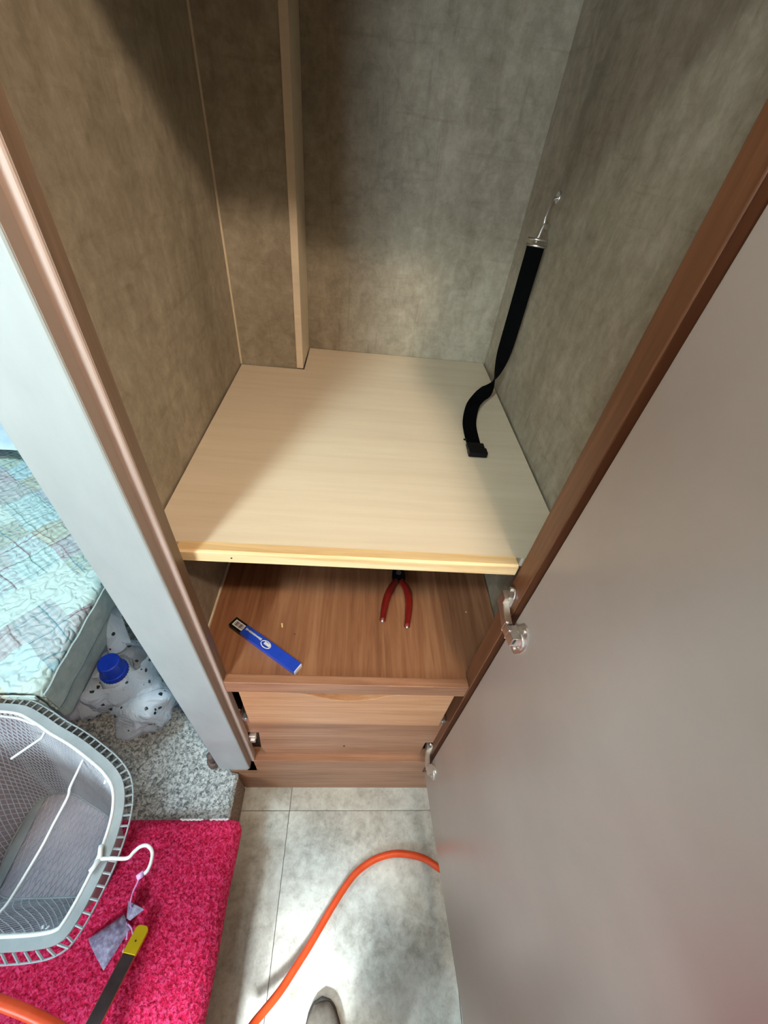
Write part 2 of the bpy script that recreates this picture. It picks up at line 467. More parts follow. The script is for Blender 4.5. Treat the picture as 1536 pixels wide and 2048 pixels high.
# rear wall with a window opening
wr = MB().box(-2.3, -0.98, -1.49, -1.45, 0, 2.2).box(-0.50, 1.3, -1.49, -1.45, 0, 2.2).box(-0.98, -0.50, -1.49, -1.45, 0, 0.92).box(-0.98, -0.50, -1.49, -1.45, 1.88, 2.2)
obj('wall_rear', wr, M_wallr, kind='structure')
wf = MB().box(-1.0, -0.96, -1.47, -1.43, 0.90, 1.9).box(-0.52, -0.48, -1.47, -1.43, 0.90, 1.9).box(-0.96, -0.48, -1.47, -1.43, 0.90, 0.94).box(-0.96, -0.48, -1.47, -1.43, 1.86, 1.9)
obj('window_1', wf, M_white, kind='structure', bevel=0.003)
# partition behind the white end post, between wardrobe and bed
obj('wall_inner', B(-0.2968, -0.2875, 0.320, 1.7, 0, 2.2), M_post, kind='structure')
obj('trim_1', B(-0.2968, -0.2217, 0.3022, 0.3185, 0.268, 2.2), M_post, kind='structure', bevel=0.0035, bseg=3)
obj('trim_2', B(-0.2968, -0.2712, 0.322, 0.340, 0.0, 0.27), M_oak_x, kind='structure', bevel=0.001)
# thin veneer on the post's unlit side, its shade put in as brown
obj('post_side_shade', B(-0.2216, -0.2211, 0.3045, 0.3186, 0.268, 2.2), M_post_shade, kind='structure', bevel=0.001)

# carpeted platform (raised floor) at the left
SZ = 0.165
pf = thing('carpeted_platform', 'raised grey carpeted floor step left of the wardrobe', 'step', (-1.2, 0.3, 0))
obj('platform_base', MB().box(-2.28, -0.281, -1.43, 0.318, 0, SZ - 0.014).box(-2.28, -0.2975, 0.318, 1.68, 0, SZ - 0.014), M_carpetedge, pf)
obj('carpet_edge', B(-0.281, -0.2705, -1.43, 0.318, 0.0, SZ - 0.008), M_carpetedge, pf, bevel=0.004)
random.seed(4)


def carpet_fn(x0, x1, y0, y1, z, amp):
    def fn(u, v):
        x = x0 + (x1 - x0) * u; y = y0 + (y1 - y0) * v
        if y > 0.319: x = min(x, -0.2975)
        e = min(1, (x1 - x) / 0.01)
        h = z + amp * (noise.noise(Vector((x * 160, y * 160, 1))) + 0.6 * noise.noise(Vector((x * 330, y * 330, 5)))) - 0.008 * (1 - e) ** 2
        return (x + random.uniform(-.0008, .0008), y + random.uniform(-.0008, .0008), h)
    return fn


obj('carpet', MB().grid(200, 190, carpet_fn(-0.86, -0.268, 0.10, 0.72, SZ, 0.0032)), M_carpet, pf, smooth=True)
obj('carpet', MB().box(-2.28, -0.86, -1.43, 1.68, SZ - 0.014, SZ).box(-0.86, -0.2975, 0.72, 1.68, SZ - 0.014, SZ).box(-0.86, -0.281, -1.43, 0.10, SZ - 0.014, SZ), M_carpet, pf)

# ------------------------------------------------------------------ wardrobe
YF = 0.319
wd = thing('wardrobe', 'open wood and beige panel wardrobe with door swung wide and bare pale shelf', 'wardrobe', (0.03, 0.67, 0))
XL, XR, YB = -0.269, 0.326, 1.035
obj('side_panel', B(XL - 0.017, XL, 0.338, 1.053, 0.0, 1.96), M_panel, wd)
obj('side_panel', B(XR, XR + 0.017, 0.354, 1.053, 0.0, 1.96), M_panel, wd)
obj('back_panel', B(XL, XR, YB, YB + 0.018, 0.0, 1.96), M_panel, wd)
obj('top_panel', B(XL, XR, 0.338, YB, 1.94, 1.96), M_panel, wd)
obj('corner_chase', MB().box(XL, -0.142, 0.915, YB, 0.0, 1.94), M_panel, wd)
obj('chase_edge_strip', B(-0.1425, -0.128, 0.913, YB, 1.068, 1.94), M_shelf, wd, bevel=0.0008)
obj('corner_bead', B(XL, XL + 0.003, 0.9125, 0.915, 1.068, 1.94), M_shelf, wd)
# face frame
st = MB().prism([(-0.2165, 0.319), (-0.2108, 0.319), (-0.2108, 0.337), (-0.287, 0.337), (-0.287, 0.3195), (-0.2165, 0.3195)], 0.19, 1.96)
obj('stile', B(-0.2868, -0.2108, YF, 0.337, 0.19, 1.96), M_stileL, wd, bevel=0.003, bseg=3)
obj('jamb_strip', B(-0.2125, -0.2102, 0.3215, 0.3385, 0.745, 1.96), M_jamb, wd)
obj('stile', MB().prism([(0.2405, YF), (0.29, YF), (0.343, YF), (0.343, 0.3535), (0.2405, 0.3535)], 0.19, 1.96), M_stileR, wd, bevel=0.0015)
obj('front_strip', B(0.2418, 0.2895, 0.3172, YF - 0.0001, 0.19, 1.96), wood('dark_front_strip', rgb(74, 38, 18), rgb(86, 46, 24), rgb(98, 56, 32), 2), wd, label='dark brown front edge')  # darker brown strip laid over the stile's front face
obj('lintel', B(-0.2108, 0.2405, YF, 0.337, 1.75, 1.96), M_stileL, wd, bevel=0.0015)
# upper shelf
obj('gap_shade_strip', B(XL, XL + 0.014, 0.38, 0.91, 1.025, 1.0485), M_dark, wd)  # dark strips added to stand in for the shadow line along the shelf sides
obj('gap_shade_strip', B(XR - 0.014, XR, 0.38, 1.03, 1.025, 1.0485), M_dark, wd)
sh = obj('shelf', MB().box(XL + 0.0025, XR - 0.0042, 0.372, 0.9110, 1.049, 1.067).box(-0.1255, XR - 0.0042, 0.9110, YB - 0.0020, 1.049, 1.067), M_shelf, wd, label='pale cream shelf board')
ed = obj('shelf_edging', MB().prism([(0.3535, 1.0505), (0.3725, 1.0505), (0.3725, 1.0695), (0.357, 1.0705), (0.3535, 1.068)], -0.226, 0.2385, axis=0), M_pine, sh, bevel=0.0008, label='yellow pine edge strip')
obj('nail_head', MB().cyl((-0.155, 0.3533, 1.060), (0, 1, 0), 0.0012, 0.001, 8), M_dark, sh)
# lower shelf
ls = obj('lower_shelf', B(XL + 0.001, XR - 0.002, 0.337, YB - 0.001, 0.725, 0.743), M_oak_y, wd, label='reddish wood lower shelf')
obj('shelf_lip', B(-0.2104, 0.2400, YF + 0.0005, 0.3365, 0.7085, 0.7485), M_oak_x, ls, bevel=0.0012)
# white caulk line at the left of the lower shelf
obj('corner_bead', B(XL, XL + 0.0035, 0.36, 0.91, 0.743, 0.7475), M_shelf, wd)
# drawer with finger scoop
dr = obj('drawer', MB(), M_drawer, wd)
bpy.data.objects.remove(dr)
zt, zb = 0.7035, 0.5425


def scoop_poly(x0, x1):
    pts = [(x0, zb), (x1, zb), (x1, zt)]
    for k in range(0, 25):
        u = 1 - k / 24; x = -0.083 + 0.199 * u
        d = 0.034 * (0.5 - 0.5 * math.cos(2 * math.pi * min(1, max(0, u)))) ** 0.8
        pts.append((x, zt - d))
    pts.append((x0, zt)); return pts


drw = obj('drawer', MB().prism(scoop_poly(-0.1905, 0.222), 0.3215, 0.3375, axis=1), M_drawer, wd, bevel=0.0012)
obj('drawer_box', MB().box(-0.180, -0.168, 0.3375, 0.85, 0.56, 0.69).box(0.200, 0.212, 0.3375, 0.85, 0.56, 0.69).box(-0.168, 0.2, 0.3376, 0.349, 0.56, 0.655).box(-0.168, 0.2, 0.838, 0.85, 0.56, 0.69).box(-0.168, 0.2, 0.349, 0.838, 0.56, 0.566), M_oak_y, drw)
# slides: rail plus roller wheel, one a side
for sx, x0, x1 in ((-1, -0.2105, -0.192), (1, 0.2235, 0.240)):
    s_ = obj('drawer_slide', MB().box(x0, x0 + 0.0015, 0.338, 0.86, 0.532, 0.556).box(x0, x1, 0.338, 0.86, 0.532, 0.5335), M_zinc, drw)
    xc = (x0 + x1) / 2
    obj('roller', MB().cyl((xc, 0.336, 0.541), (0, 1, 0), 0.0075, 0.012, 16).cyl((xc, 0.329, 0.541), (0, 1, 0), 0.003, 0.004, 10), M_zinc, s_)
# panel below the drawer with a notch at its lower left
obj('lower_front_panel', MB().prism([(-0.186, 0.278), (0.2215, 0.278), (0.2215, 0.375), (0.3, 0.375), (0.3, 0.541), (-0.268, 0.541), (-0.268, 0.4345), (-0.1865, 0.4345), (-0.1925, 0.33)], 0.3375, 0.351, axis=1), M_oak_x, wd, bevel=0.0008)
obj('screw_hole', MB().cyl((0.0165, 0.3372, 0.342), (0, 1, 0), 0.0026, 0.0012, 10), M_dark, wd)
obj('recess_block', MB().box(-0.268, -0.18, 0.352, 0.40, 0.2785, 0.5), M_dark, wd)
ct = obj('catch', MB().box(-0.2095, -0.193, 0.330, 0.3515, 0.412, 0.428).box(-0.2075, -0.196, 0.326, 0.337, 0.398, 0.411), M_chrome, wd, bevel=0.001)
obj('bottom_rail', B(-0.2400, 0.2640, YF, 0.3530, 0.191, 0.278), M_oak_x, wd, bevel=0.0014)
obj('kick_board', B(-0.2695, 0.343, YF + 0.0015, 0.334, 0.0, 0.1905), M_oak_x, wd, bevel=0.0008)
# door, swung about five degrees past square
HX, HY = 0.2418, 0.305
dv = Vector((0.09, -1, 0)).normalized(); nv = Vector((1, 0.09, 0)).normalized()
W_ = 0.462; TH = 0.018


def dp(a, b, z):  # a along the door from the hinge edge, b outwards from the inner face
    p = Vector((HX, HY, 0)) + dv * a + nv * b
    return (p.x, p.y, z)


dm = MB(); z0, z1 = 0.222, 1.765
dm.add([dp(0, 0, z0), dp(W_, 0, z0), dp(W_, TH, z0), dp(0, TH, z0), dp(0, 0, z1), dp(W_, 0, z1), dp(W_, TH, z1), dp(0, TH, z1)],
       [(0, 3, 2, 1), (4, 5, 6, 7), (0, 1, 5, 4), (1, 2, 6, 5), (2, 3, 7, 6), (3, 0, 4, 7)])
door = obj('door', dm, M_door, wd, bevel=0.0012, label='smooth taupe inner face of the open door')
hd = MB()
pts = spline([dp(W_ - 0.04, TH, 0.93), dp(W_ - 0.04, TH + 0.025, 0.935), dp(W_ - 0.04, TH + 0.028, 1.0), dp(W_ - 0.04, TH + 0.025, 1.065), dp(W_ - 0.04, TH, 1.07)], 6)
obj('handle', hd.tube(pts, 0.005, 10), M_chrome, door, smooth=True)


def hinge(zc, s=1.0, dy=0.0):
    h = MB()
    # mounting plate on the side of the stile, rounded end
    for k in range(1):
        poly = [(0.3385 + dy + 0.0125 * s * math.cos(a), zc + 0.012 + 0.026 * s * math.sin(a)) for a in [2 * math.pi * i / 20 for i in range(20)]]
        h.prism(poly, 0.2375, 0.2402, axis=0)
    # arm: stepped channel from the plate out over the door
    arm = [(0.2300, 0.346 + dy), (0.2290, 0.330 + dy / 2), (0.2270, 0.312), (0.2260, 0.298), (0.2300, 0.276)]
    half = 0.0085 * s
    for (xa, ya), (xb, yb) in zip(arm[:-1], arm[1:]):
        a = Vector((xa, ya, zc)); b = Vector((xb, yb, zc)); d = (b - a); l = d.length; d.normalize(); sd = Vector((-d.y, d.x, 0))
        h.obox((a + b) / 2, d * (l / 2 + 0.0005), sd * 0.0011, (0, 0, half))
        for e in (-1, 1):
            h.obox((a + b) / 2 + Vector((0, 0, e * half)) - sd * -0.004, d * (l / 2 + 0.0005), sd * 0.0045, (0, 0, 0.0009))
    h.box(0.2285, 0.239, 0.334 + dy, 0.350 + dy, zc - 0.009, zc + 0.020)
    # screws
    for yy, zz in ((0.343, zc + 0.031), (0.341, zc - 0.008), (0.337, zc + 0.018)):
        h.cyl((0.2365, yy + dy, zz), (1, 0, 0), 0.0036, 0.004, 12)
    # knuckle pins
    h.cyl((0.2275, 0.303, zc), (0, 0, 1), 0.0028, 0.024 * s, 10)
    h.cyl((0.2285, 0.290, zc), (0, 0, 1), 0.0024, 0.022 * s, 10)
    # cup with wing flange on the door
    c = Vector(dp(0.024, 0, zc))
    wing = []
    for i in range(24):
        a = 2 * math.pi * i / 24
        ru = 0.0165; rz = 0.031
        uu = ru * math.cos(a); zz = rz * math.sin(a) * (1 if abs(math.sin(a)) > .8 else .82)
        wing.append((uu, zz))
    vs = [c + dv * u - nv * 0.0022 + Vector((0, 0, z)) for u, z in wing] + [c + dv * u - nv * -0.0003 + Vector((0, 0, z)) for u, z in wing]
    h.add(vs, [tuple(range(24)), tuple(range(24, 48))[::-1]] + [(i, (i + 1) % 24, 24 + (i + 1) % 24, 24 + i) for i in range(24)])
    rim = [c - nv * 0.003 + dv * (0.0125 * math.cos(a)) + Vector((0, 0, 0.0125 * math.sin(a))) for a in [2 * math.pi * i / 20 for i in range(20)]]
    h.tube(rim, 0.0016, 6, closed=True)
    for e in (-1, 1):
        h.cyl(c - nv * 0.003 + Vector((0, 0, e * 0.0225)), nv, 0.0038, 0.003, 12)
    h.obox(c - nv * 0.006 - dv * 0.006, dv * 0.011, nv * 0.004, (0, 0, 0.0095))
    return obj('hinge', h, M_chrome, door, bevel=0.0005)


hinge(1.000); hinge(0.335, 1.0, -0.006); hinge(1.63)

# ------------------------------------------------------------------ strap on the right inner wall
sp = thing('webbing_strap', 'black webbing strap hanging from a hook on the wardrobe wall onto the pale shelf', 'strap', (0.31, 0.86, 1.07))
hk = thing('wall_hook', 'small chrome hook screwed into the wardrobe side wall above the black strap', 'hook', (0.326, 0.875, 1.43))
obj('hook_plate', MB().cyl((0.3245, 0.875, 1.432), (1, 0, 0), 0.009, 0.003, 18), M_chrome, hk, bevel=0.0006)
hp = spline([(0.325, 0.875, 1.432), (0.316, 0.873, 1.428), (0.312, 0.866, 1.418), (0.308, 0.860, 1.404), (0.3095, 0.859, 1.392), (0.315, 0.862, 1.388), (0.3195, 0.866, 1.394)], 6)
obj('hook_wire', MB().tube(hp, 0.0021, 8), M_chrome, hk, smooth=True)
lp = spline([(0.315, 0.860, 1.391), (0.3085, 0.856, 1.395), (0.3045, 0.852, 1.385), (0.300, 0.848, 1.368)], 6)
obj('snap_shank', MB().tube(lp, 0.0022, 8), M_chrome, sp, smooth=True)
zt_ = 1.364
obj('ring', MB().tube([(0.285, 0.852, zt_), (0.317, 0.840, zt_), (0.317, 0.840, zt_ + 0.010), (0.285, 0.852, zt_ + 0.010)], 0.0022, 8, closed=True), M_chrome, sp, smooth=True)
path = [(0.301, 0.846, 1.366), (0.301, 0.845, 1.32), (0.301, 0.843, 1.25), (0.300, 0.840, 1.18), (0.296, 0.838, 1.125), (0.287, 0.833, 1.094), (0.270, 0.822, 1.082),
        (0.2520, 0.796, 1.076), (0.2380, 0.755, 1.0735), (0.2300, 0.715, 1.0705), (0.2275, 0.668, 1.0695), (0.2272, 0.640, 1.0695)]
pp = spline(path, 6); n_ = len(pp); wv = []; nn = []
for i, p in enumerate(pp):
    t_ = i / (n_ - 1)
    tan = (pp[min(i + 1, n_ - 1)] - pp[max(i - 1, 0)]).normalized()
    # upright part: width lies along (0.55,0.83,0) ; lying part: width lies across the path in the shelf plane
    a0 = Vector((0.94, -0.34, 0)); a1 = tan.cross(Vector((0, 0, 1)))
    if a1.length < 1e-3: a1 = Vector((1, 0, 0))
    a1.normalize()
    if a1.x < 0: a1 = -a1
    k = min(1, max(0, (t_ - 0.20) / 0.42)); k = k * k * (3 - 2 * k)
    if t_ < 0.63:
        # half twist where the strap meets the shelf
        a0p = (a0 - tan * a0.dot(tan)).normalized(); b0 = tan.cross(a0p)
        tgt = math.atan2(a1.dot(b0), a1.dot(a0p)); ang = (tgt + math.pi) * k
        wvv = a0p * math.cos(ang) + b0 * math.sin(ang)
    else: wvv = (a1 - tan * a1.dot(tan)).normalized()
    wv.append(wvv * (0.0155 - 0.002 * t_)); nn.append(tan.cross(wvv))
obj('webbing', MB().ribbon(pp, wv, nn, 0.0016), M_black, sp, smooth=False)
bk = MB().obox((0.2272, 0.638, 1.0725), (0.0165, 0, 0), (0, 0.008, 0), (0, 0, 0.004))
bk.obox((0.2275, 0.618, 1.0735), (0.0175, 0, 0), (0, 0.0085, 0), (0, 0, 0.0055))
bk.obox((0.2272, 0.629, 1.0715), (0.0125, 0, 0), (0, 0.006, 0), (0, 0, 0.003))
bk.obox((0.2120, 0.662, 1.071), (0.0035, 0, 0), (0, 0.002, 0), (0, 0, 0.0015))
obj('buckle', bk, M_blackpl, sp, bevel=0.002)

# ------------------------------------------------------------------ things on the lower shelf
zs = 0.743
# blue carton
ca = Vector((-0.2215, 0.4400, zs)); cb_ = Vector((-0.0820, 0.3475, zs)); d = (cb_ - ca); ln = d.length; d.normalize(); sd = Vector((-d.y, d.x, 0))
bx = thing('blue_box', 'long narrow blue box with white label lying on the lower wood shelf', 'box', tuple((ca + cb_) / 2))
hw, hh = 0.0105, 0.013
mid = (ca + cb_) / 2 + Vector((0, 0, hh / 2))
obj('carton', MB().obox(mid + d * ln * 0.09, d * ln * 0.41, sd * hw, (0, 0, hh / 2)), M_blue, bx, bevel=0.0006)
obj('dark_end', MB().obox(mid - d * ln * 0.41, d * ln * 0.09, sd * hw, (0, 0, hh / 2)), M_blackpl, bx, bevel=0.0006, label='black end of the blue box')
obj('end_flap', MB().obox(mid + d * (ln * 0.5 + 0.001), d * 0.001, sd * (hw - 0.001), (0, 0, hh / 2 - 0.001)), M_label, bx, label='white end flap')
top = Vector((0, 0, hh / 2 + 0.0003))
lb = obj('label', MB().obox(mid - d * ln * 0.395 + top, d * ln * 0.075, sd * (hw * 0.62), (0, 0, 0.0002)), M_label, bx, label='small grey white label')
for k in range(9):
    pass
lines_mb = MB()
for k in range(7):
    lines_mb.obox(mid - d * (ln * (0.395 - 0.06 + 0.019 * k)) + top + Vector((0, 0, 0.0003)), d * (0.0006 + 0.0004 * (k % 3)), sd * hw * 0.42, (0, 0, 0.0001))
obj('print', lines_mb, M_stick, bx)
# white script line and badge (the lettering is too blurred to read in the photo)
tx = MB(); random.seed(2)
for k in range(17):
    c0 = mid + d * (-ln * 0.29 + k * ln * 0.0145) + top + sd * hw * 0.25
    tx.obox(c0, d * 0.00085, sd * (0.0012 + 0.0011 * random.random()), (0, 0, 0.0002))
tx.obox(mid + d * (-ln * 0.175) + top + sd * hw * 0.25, d * ln * 0.12, sd * 0.0006, (0, 0, 0.0002))
obj('lettering', tx, M_label, bx)
bd = MB(); c0 = mid + d * (ln * 0.03) + top
bd.tube([c0 + d * (0.011 * math.cos(a)) + sd * (0.0065 * math.sin(a)) for a in [2 * math.pi * i / 14 for i in range(14)]], 0.0009, 5, closed=True)
bd.obox(c0 + d * 0.002 + sd * 0.0015, d * 0.007, sd * 0.0028, (0, 0, 0.0003))
obj('emblem', bd, M_label, bx)

# pliers
pr_ = thing('pliers', 'pliers with red grips lying open on the lower shelf, head under the pale shelf', 'pliers', (0.118, 0.56, zs))
lh = spline([(0.112, 0.560, zs + 0.0075), (0.098, 0.535, zs + 0.008), (0.086, 0.500, zs + 0.0078), (0.0785, 0.455, zs + 0.0072)], 6)
rh = spline([(0.123, 0.560, zs + 0.0075), (0.134, 0.535, zs + 0.008), (0.1375, 0.500, zs + 0.0078), (0.1295, 0.443, zs + 0.0072)], 6)
for h_ in (lh, rh):
    rr = [0.0060 + 0.0022 * math.sin(math.pi * min(1, i / (len(h_) - 1) * 1.1)) for i in range(len(h_))]
    g = obj('grip', MB().tube(h_, rr, 12), M_red, pr_, smooth=True)
    e = h_[-1]; tdir = (h_[-1] - h_[-3]).normalized()
    obj('tang_tip', MB().ball(e + tdir * 0.0008, 0.0034), M_zinc, pr_, smooth=True)
hm = MB().prism([(0.104, 0.556), (0.131, 0.556), (0.133, 0.572), (0.130, 0.588), (0.1235, 0.612), (0.1180, 0.628), (0.1165, 0.628), (0.111, 0.612), (0.104, 0.588), (0.102, 0.572)], zs + 0.0015, zs + 0.0125)
obj('head', hm, M_blackpl, pr_, bevel=0.0015, label='black steel jaws')
obj('pivot', MB().cyl((0.1175, 0.578, zs + 0.0132), (0, 0, 1), 0.006, 0.002, 16), M_stick, pr_)

# crumbs
chip = tag(obj('wood_chip', MB().obox((-0.1255, 0.440, zs + 0.0012), Vector((0.0012, -0.0045, 0)), (0.0013, 0.0004, 0), (0, 0, 0.0011)), M_gold, bevel=0.0004),
           'tiny pale yellow chip on lower shelf right of the blue box', 'debris')
dk = tag(obj('dirt_crumb', MB().ball((-0.098, 0.4215, zs + 0.0012), 0.0016, (1.4, 0.8, 0.8), 8, 6), M_stick), 'tiny dark crumb on the lower shelf between blue box and pliers', 'debris')
tag(obj('dirt_crumb', MB().ball((0.263, 0.487, zs + 0.0010), 0.0015, (1, 1, 0.8), 8, 6), M_gold), 'tiny pale crumb at the right side of the lower shelf', 'debris')

# ------------------------------------------------------------------ crimson rug on the step
rg = thing('shag_rug', 'crimson shag bath rug lying on the carpeted step, edge hanging over', 'rug', (-0.6, 0.0, SZ))
RX1 = -0.2345


def rug_fn(u, v):
    x = -1.02 + (RX1 + 1.02) * u; y = -0.62 + (0.214 + 0.62) * v
    # rounded corner at the far right
    cx, cy, r = RX1 - 0.022, 0.214 - 0.022, 0.022
    if x > cx and y > cy:
        dd = math.hypot(x - cx, y - cy)
        m_ = max(x - cx, y - cy)
        if dd > 1e-6: x, y = cx + (x - cx) * m_ / dd, cy + (y - cy) * m_ / dd
    edge = min(RX1 - x, 0.214 - y, 0.03) / 0.03
    ez = math.sqrt(max(0, 1 - (1 - min(1, edge * 1.6)) ** 2))
    z = SZ + 0.004 + 0.014 * ez
    z += (0.0030 * noise.noise(Vector((x * 150, y * 60, 3))) + 0.0030 * noise.noise(Vector((x * 300, y * 190, 8)))) * (0.3 + 0.7 * ez)
    if x > -0.272:
        z -= 0.022 * ((x + 0.272) / 0.0375) ** 1.6
    wob = 0.004 * noise.noise(Vector((0.3, y * 9, 2))) * u ** 8
    return (x + wob, y, z)


obj('pile', MB().grid(420, 420, rug_fn), M_rug, rg, smooth=True)


def rug_under(u, v):
    x, y, z = rug_fn(u, v)
    e = min(RX1 - x, 0.214 - y)
    zz = SZ + 0.0035
    if x > -0.272: zz -= 0.022 * ((x + 0.272) / 0.0375) ** 1.6
    return (x, y, zz - 0.002)


obj('backing', MB().grid(40, 30, rug_under), noisy('pink_backing', [(0.3, rgb(200, 150, 140)), (0.7, rgb(220, 176, 164))], 40, 0.9), rg, solid=0.002)
tg = MB()
for x0, x1 in ((-0.3825, -0.3290), (-0.3095, -0.3040), (-0.2990, -0.2690)):
    xs = x0
    while xs < x1:
        tg.ball((xs, 0.2135 + 0.0008 * math.sin(xs * 900), SZ + 0.013), 0.0034, (1.3, 0.8, 0.7), 8, 5); xs += 0.0042
obj('white_stitching', tg, M_label, rg, smooth=True, label='white worn stitches along the rug edge')

# ------------------------------------------------------------------ mesh hamper
RZ = 0.54
out = [(-0.657, 0.3622), (-0.6064, 0.3427), (-0.5667, 0.3234), (-0.5231, 0.3046), (-0.4785, 0.2817), (-0.4267, 0.2507), (-0.3921, 0.2169),
       (-0.3727, 0.1695), (-0.3678, 0.1122), (-0.3748, 0.0549), (-0.3874, 0.0095), (-0.4050, -0.0100), (-0.4413, -0.0182), (-0.5200, -0.0205), (-0.6500, -0.022), (-0.76, -0.016),
       (-0.815, 0.03), (-0.845, 0.12), (-0.845, 0.22), (-0.82, 0.31), (-0.77, 0.358), (-0.7191, 0.3663)]
outer = spline([(x, y, RZ) for x, y in out], 8, closed=True)
C0 = Vector((-0.66, 0.165, RZ))
NP = len(outer)


def off_in(pts, dd):
    res = []
    for i in range(len(pts)):
        t = (pts[(i + 1) % len(pts)] - pts[i - 1]).normalized()
        nrm = Vector((-t.y, t.x, 0))
        if nrm.dot(C0 - pts[i]) < 0: nrm = -nrm
        res.append(pts[i] + nrm * dd)
    return res


midr = off_in(outer, 0.0125); inn = off_in(outer, 0.030)
hp_ = thing('mesh_hamper', 'white mesh laundry hamper standing on the red rug beside the bed', 'hamper', (-0.6, 0.16, SZ + 0.018))
# flange band (inner solid part), outer thin ring and comb teeth between them
fb = MB()
for i in range(NP):
    j = (i + 1) % NP
fbv = [p + Vector((0, 0, 0.002)) for p in midr] + [p + Vector((0, 0, 0.0045)) for p in inn] + [p - Vector((0, 0, 0.003)) for p in midr] + [p - Vector((0, 0, 0.001)) for p in inn]
ff = []
for i in range(NP):
    j = (i + 1) % NP
    ff += [(i, j, NP + j, NP + i), (2 * NP + i, 3 * NP + i, 3 * NP + j, 2 * NP + j), (i, 2 * NP + i, 2 * NP + j, j), (NP + i, NP + j, 3 * NP + j, 3 * NP + i)]
rimo = obj('rim', fb.add(fbv, ff), M_wire, hp_, smooth=False)
obj('rim_bead', MB().tube([p + Vector((0, 0, 0.004)) for p in inn], 0.0028, 8, closed=True), M_white, rimo, smooth=True)
outl = [p - Vector((0, 0, 0.004)) for p in outer]
obj('outer_ring', MB().tube(outl, 0.0016, 6, closed=True), M_wire, rimo, smooth=True)
# teeth
tot = sum((outer[(i + 1) % NP] - outer[i]).length for i in range(NP)); step = 0.0165
tm = MB(); acc = 0; nxt = 0
for i in range(NP):
    seg = (outer[(i + 1) % NP] - outer[i]); l = seg.length
    while nxt < acc + l:
        q = (nxt - acc) / l
        a = outer[i].lerp(outer[(i + 1) % NP], q) - Vector((0, 0, 0.004)); b = midr[i].lerp(midr[(i + 1) % NP], q)
        tt = seg.normalized()
        lean = tt * (0.010 if a.y < 0.0 else 0.0)
        tm.tube([a - lean, b + lean * 0.3], 0.0019, 5)
        nxt += step
    acc += l
obj('rim_comb', tm, M_wire, rimo, kind='stuff')
# tapering wall
BZ = SZ + 0.022


def wallp(i, t):
    p = inn[i % NP]; k = 1 - 0.40 * t
    return Vector((C0.x + (p.x - C0.x) * k, C0.y + (p.y - C0.y) * k, RZ - 0.002 - (RZ - 0.002 - BZ) * t))


lw = MB(); nt = 6
v_ = [wallp(i, t / nt) + (wallp(i, t / nt) - Vector((C0.x, C0.y, wallp(i, t / nt).z))).normalized() * 0.004 for t in range(nt + 1) for i in range(NP)]
f_ = [(t * NP + i, t * NP + (i + 1) % NP, (t + 1) * NP + (i + 1) % NP, (t + 1) * NP + i) for t in range(nt) for i in range(NP)]
f_.append(tuple(nt * NP + i for i in range(NP)))
obj('liner', lw.add(v_, f_), M_liner, hp_, smooth=False, label='grey mauve liner')
# diamond lattice on the wall
dl = MB(); NS = 116; RND = 14
for sgn in (1, -1):
    for k in range(NS):
        base = k * NP / NS
        pts = []
        for t in range(0, 9):
            s_i = (base + sgn * t / 8 * NP * 0.105) % NP
            i0 = int(s_i); fr = s_i - i0
            pts.append(wallp(i0, t / 8).lerp(wallp(i0 + 1, t / 8), fr))
        dl.tube(pts, 0.00095, 3, cap=False)
obj('mesh_wall', dl, M_mesh, hp_, kind='stuff')
# base lattice
bl = MB()
base_poly = [wallp(i, 1) for i in range(NP)]


def inside_seg(p, dr):
    """clip the infinite line p + s*dr by the base polygon"""
    ss = []
    nrm = Vector((-dr.y, dr.x, 0))
    for i in range(NP):
        a = base_poly[i]; b = base_poly[(i + 1) % NP]
        da = (a - p).dot(nrm); db = (b - p).dot(nrm)
        if da * db < 0:
            q = a.lerp(b, da / (da - db)); ss.append((q - p).dot(dr))
    return (min(ss), max(ss)) if len(ss) >= 2 else None


cb0 = Vector((C0.x, C0.y, BZ + 0.001))
for ang in (62, 98):
    dr_ = Vector((math.cos(math.radians(ang)), math.sin(math.radians(ang)), 0)); nr_ = Vector((-dr_.y, dr_.x, 0))
    for k in range(-30, 31):
        p = cb0 + nr_ * (k * 0.0115)
        sg = inside_seg(p, dr_)
        if sg: bl.tube([p + dr_ * sg[0], p + dr_ * sg[1]], 0.0010, 3, cap=False)
obj('mesh_base', bl, M_mesh, hp_, kind='stuff')
bs = MB().tube([wallp(i, 1) + Vector((0, 0, 0.001)) for i in range(NP)], 0.0032, 6, closed=True)
obj('base_hoop', bs, M_wire, hp_, smooth=True)
obj('base_strip', MB().obox((-0.738, 0.175, BZ + 0.0035), (0.011, 0, 0), (0.002, 0.085, 0), (0, 0, 0.0012)), M_wire, hp_, bevel=0.0008, label='pale flat strip across the base')

# white hanger resting in the hamper, its hook outside the rim
hg = thing('clothes_hanger', 'white plastic clothes hanger lying in the hamper with hook over the rim', 'hanger', (-0.4, 0.1, 0.5))
hz = RZ + 0.010
obj('hook', MB().tube(spline([(-0.392, 0.0995, hz), (-0.375, 0.1002, hz), (-0.3480, 0.1000, hz), (-0.3398, 0.1085, hz), (-0.3316, 0.1155, hz), (-0.3206, 0.1165, hz), (-0.3095, 0.1083, hz), (-0.3062, 0.0946, hz), (-0.3085, 0.0830, hz), (-0.3171, 0.0765, hz)], 6), 0.0028, 10), M_white, hg, smooth=True)
fr = MB()
fr.tube([(-0.392, 0.0995, hz), (-0.3965, 0.112, hz), (-0.398, 0.118, hz)], 0.004, 8)
fr.tube([(-0.392, 0.0995, hz), (-0.397, 0.088, hz), (-0.4, 0.083, hz)], 0.004, 8)
obj('neck', fr, M_white, hg, smooth=True)
zz = RZ - 0.040
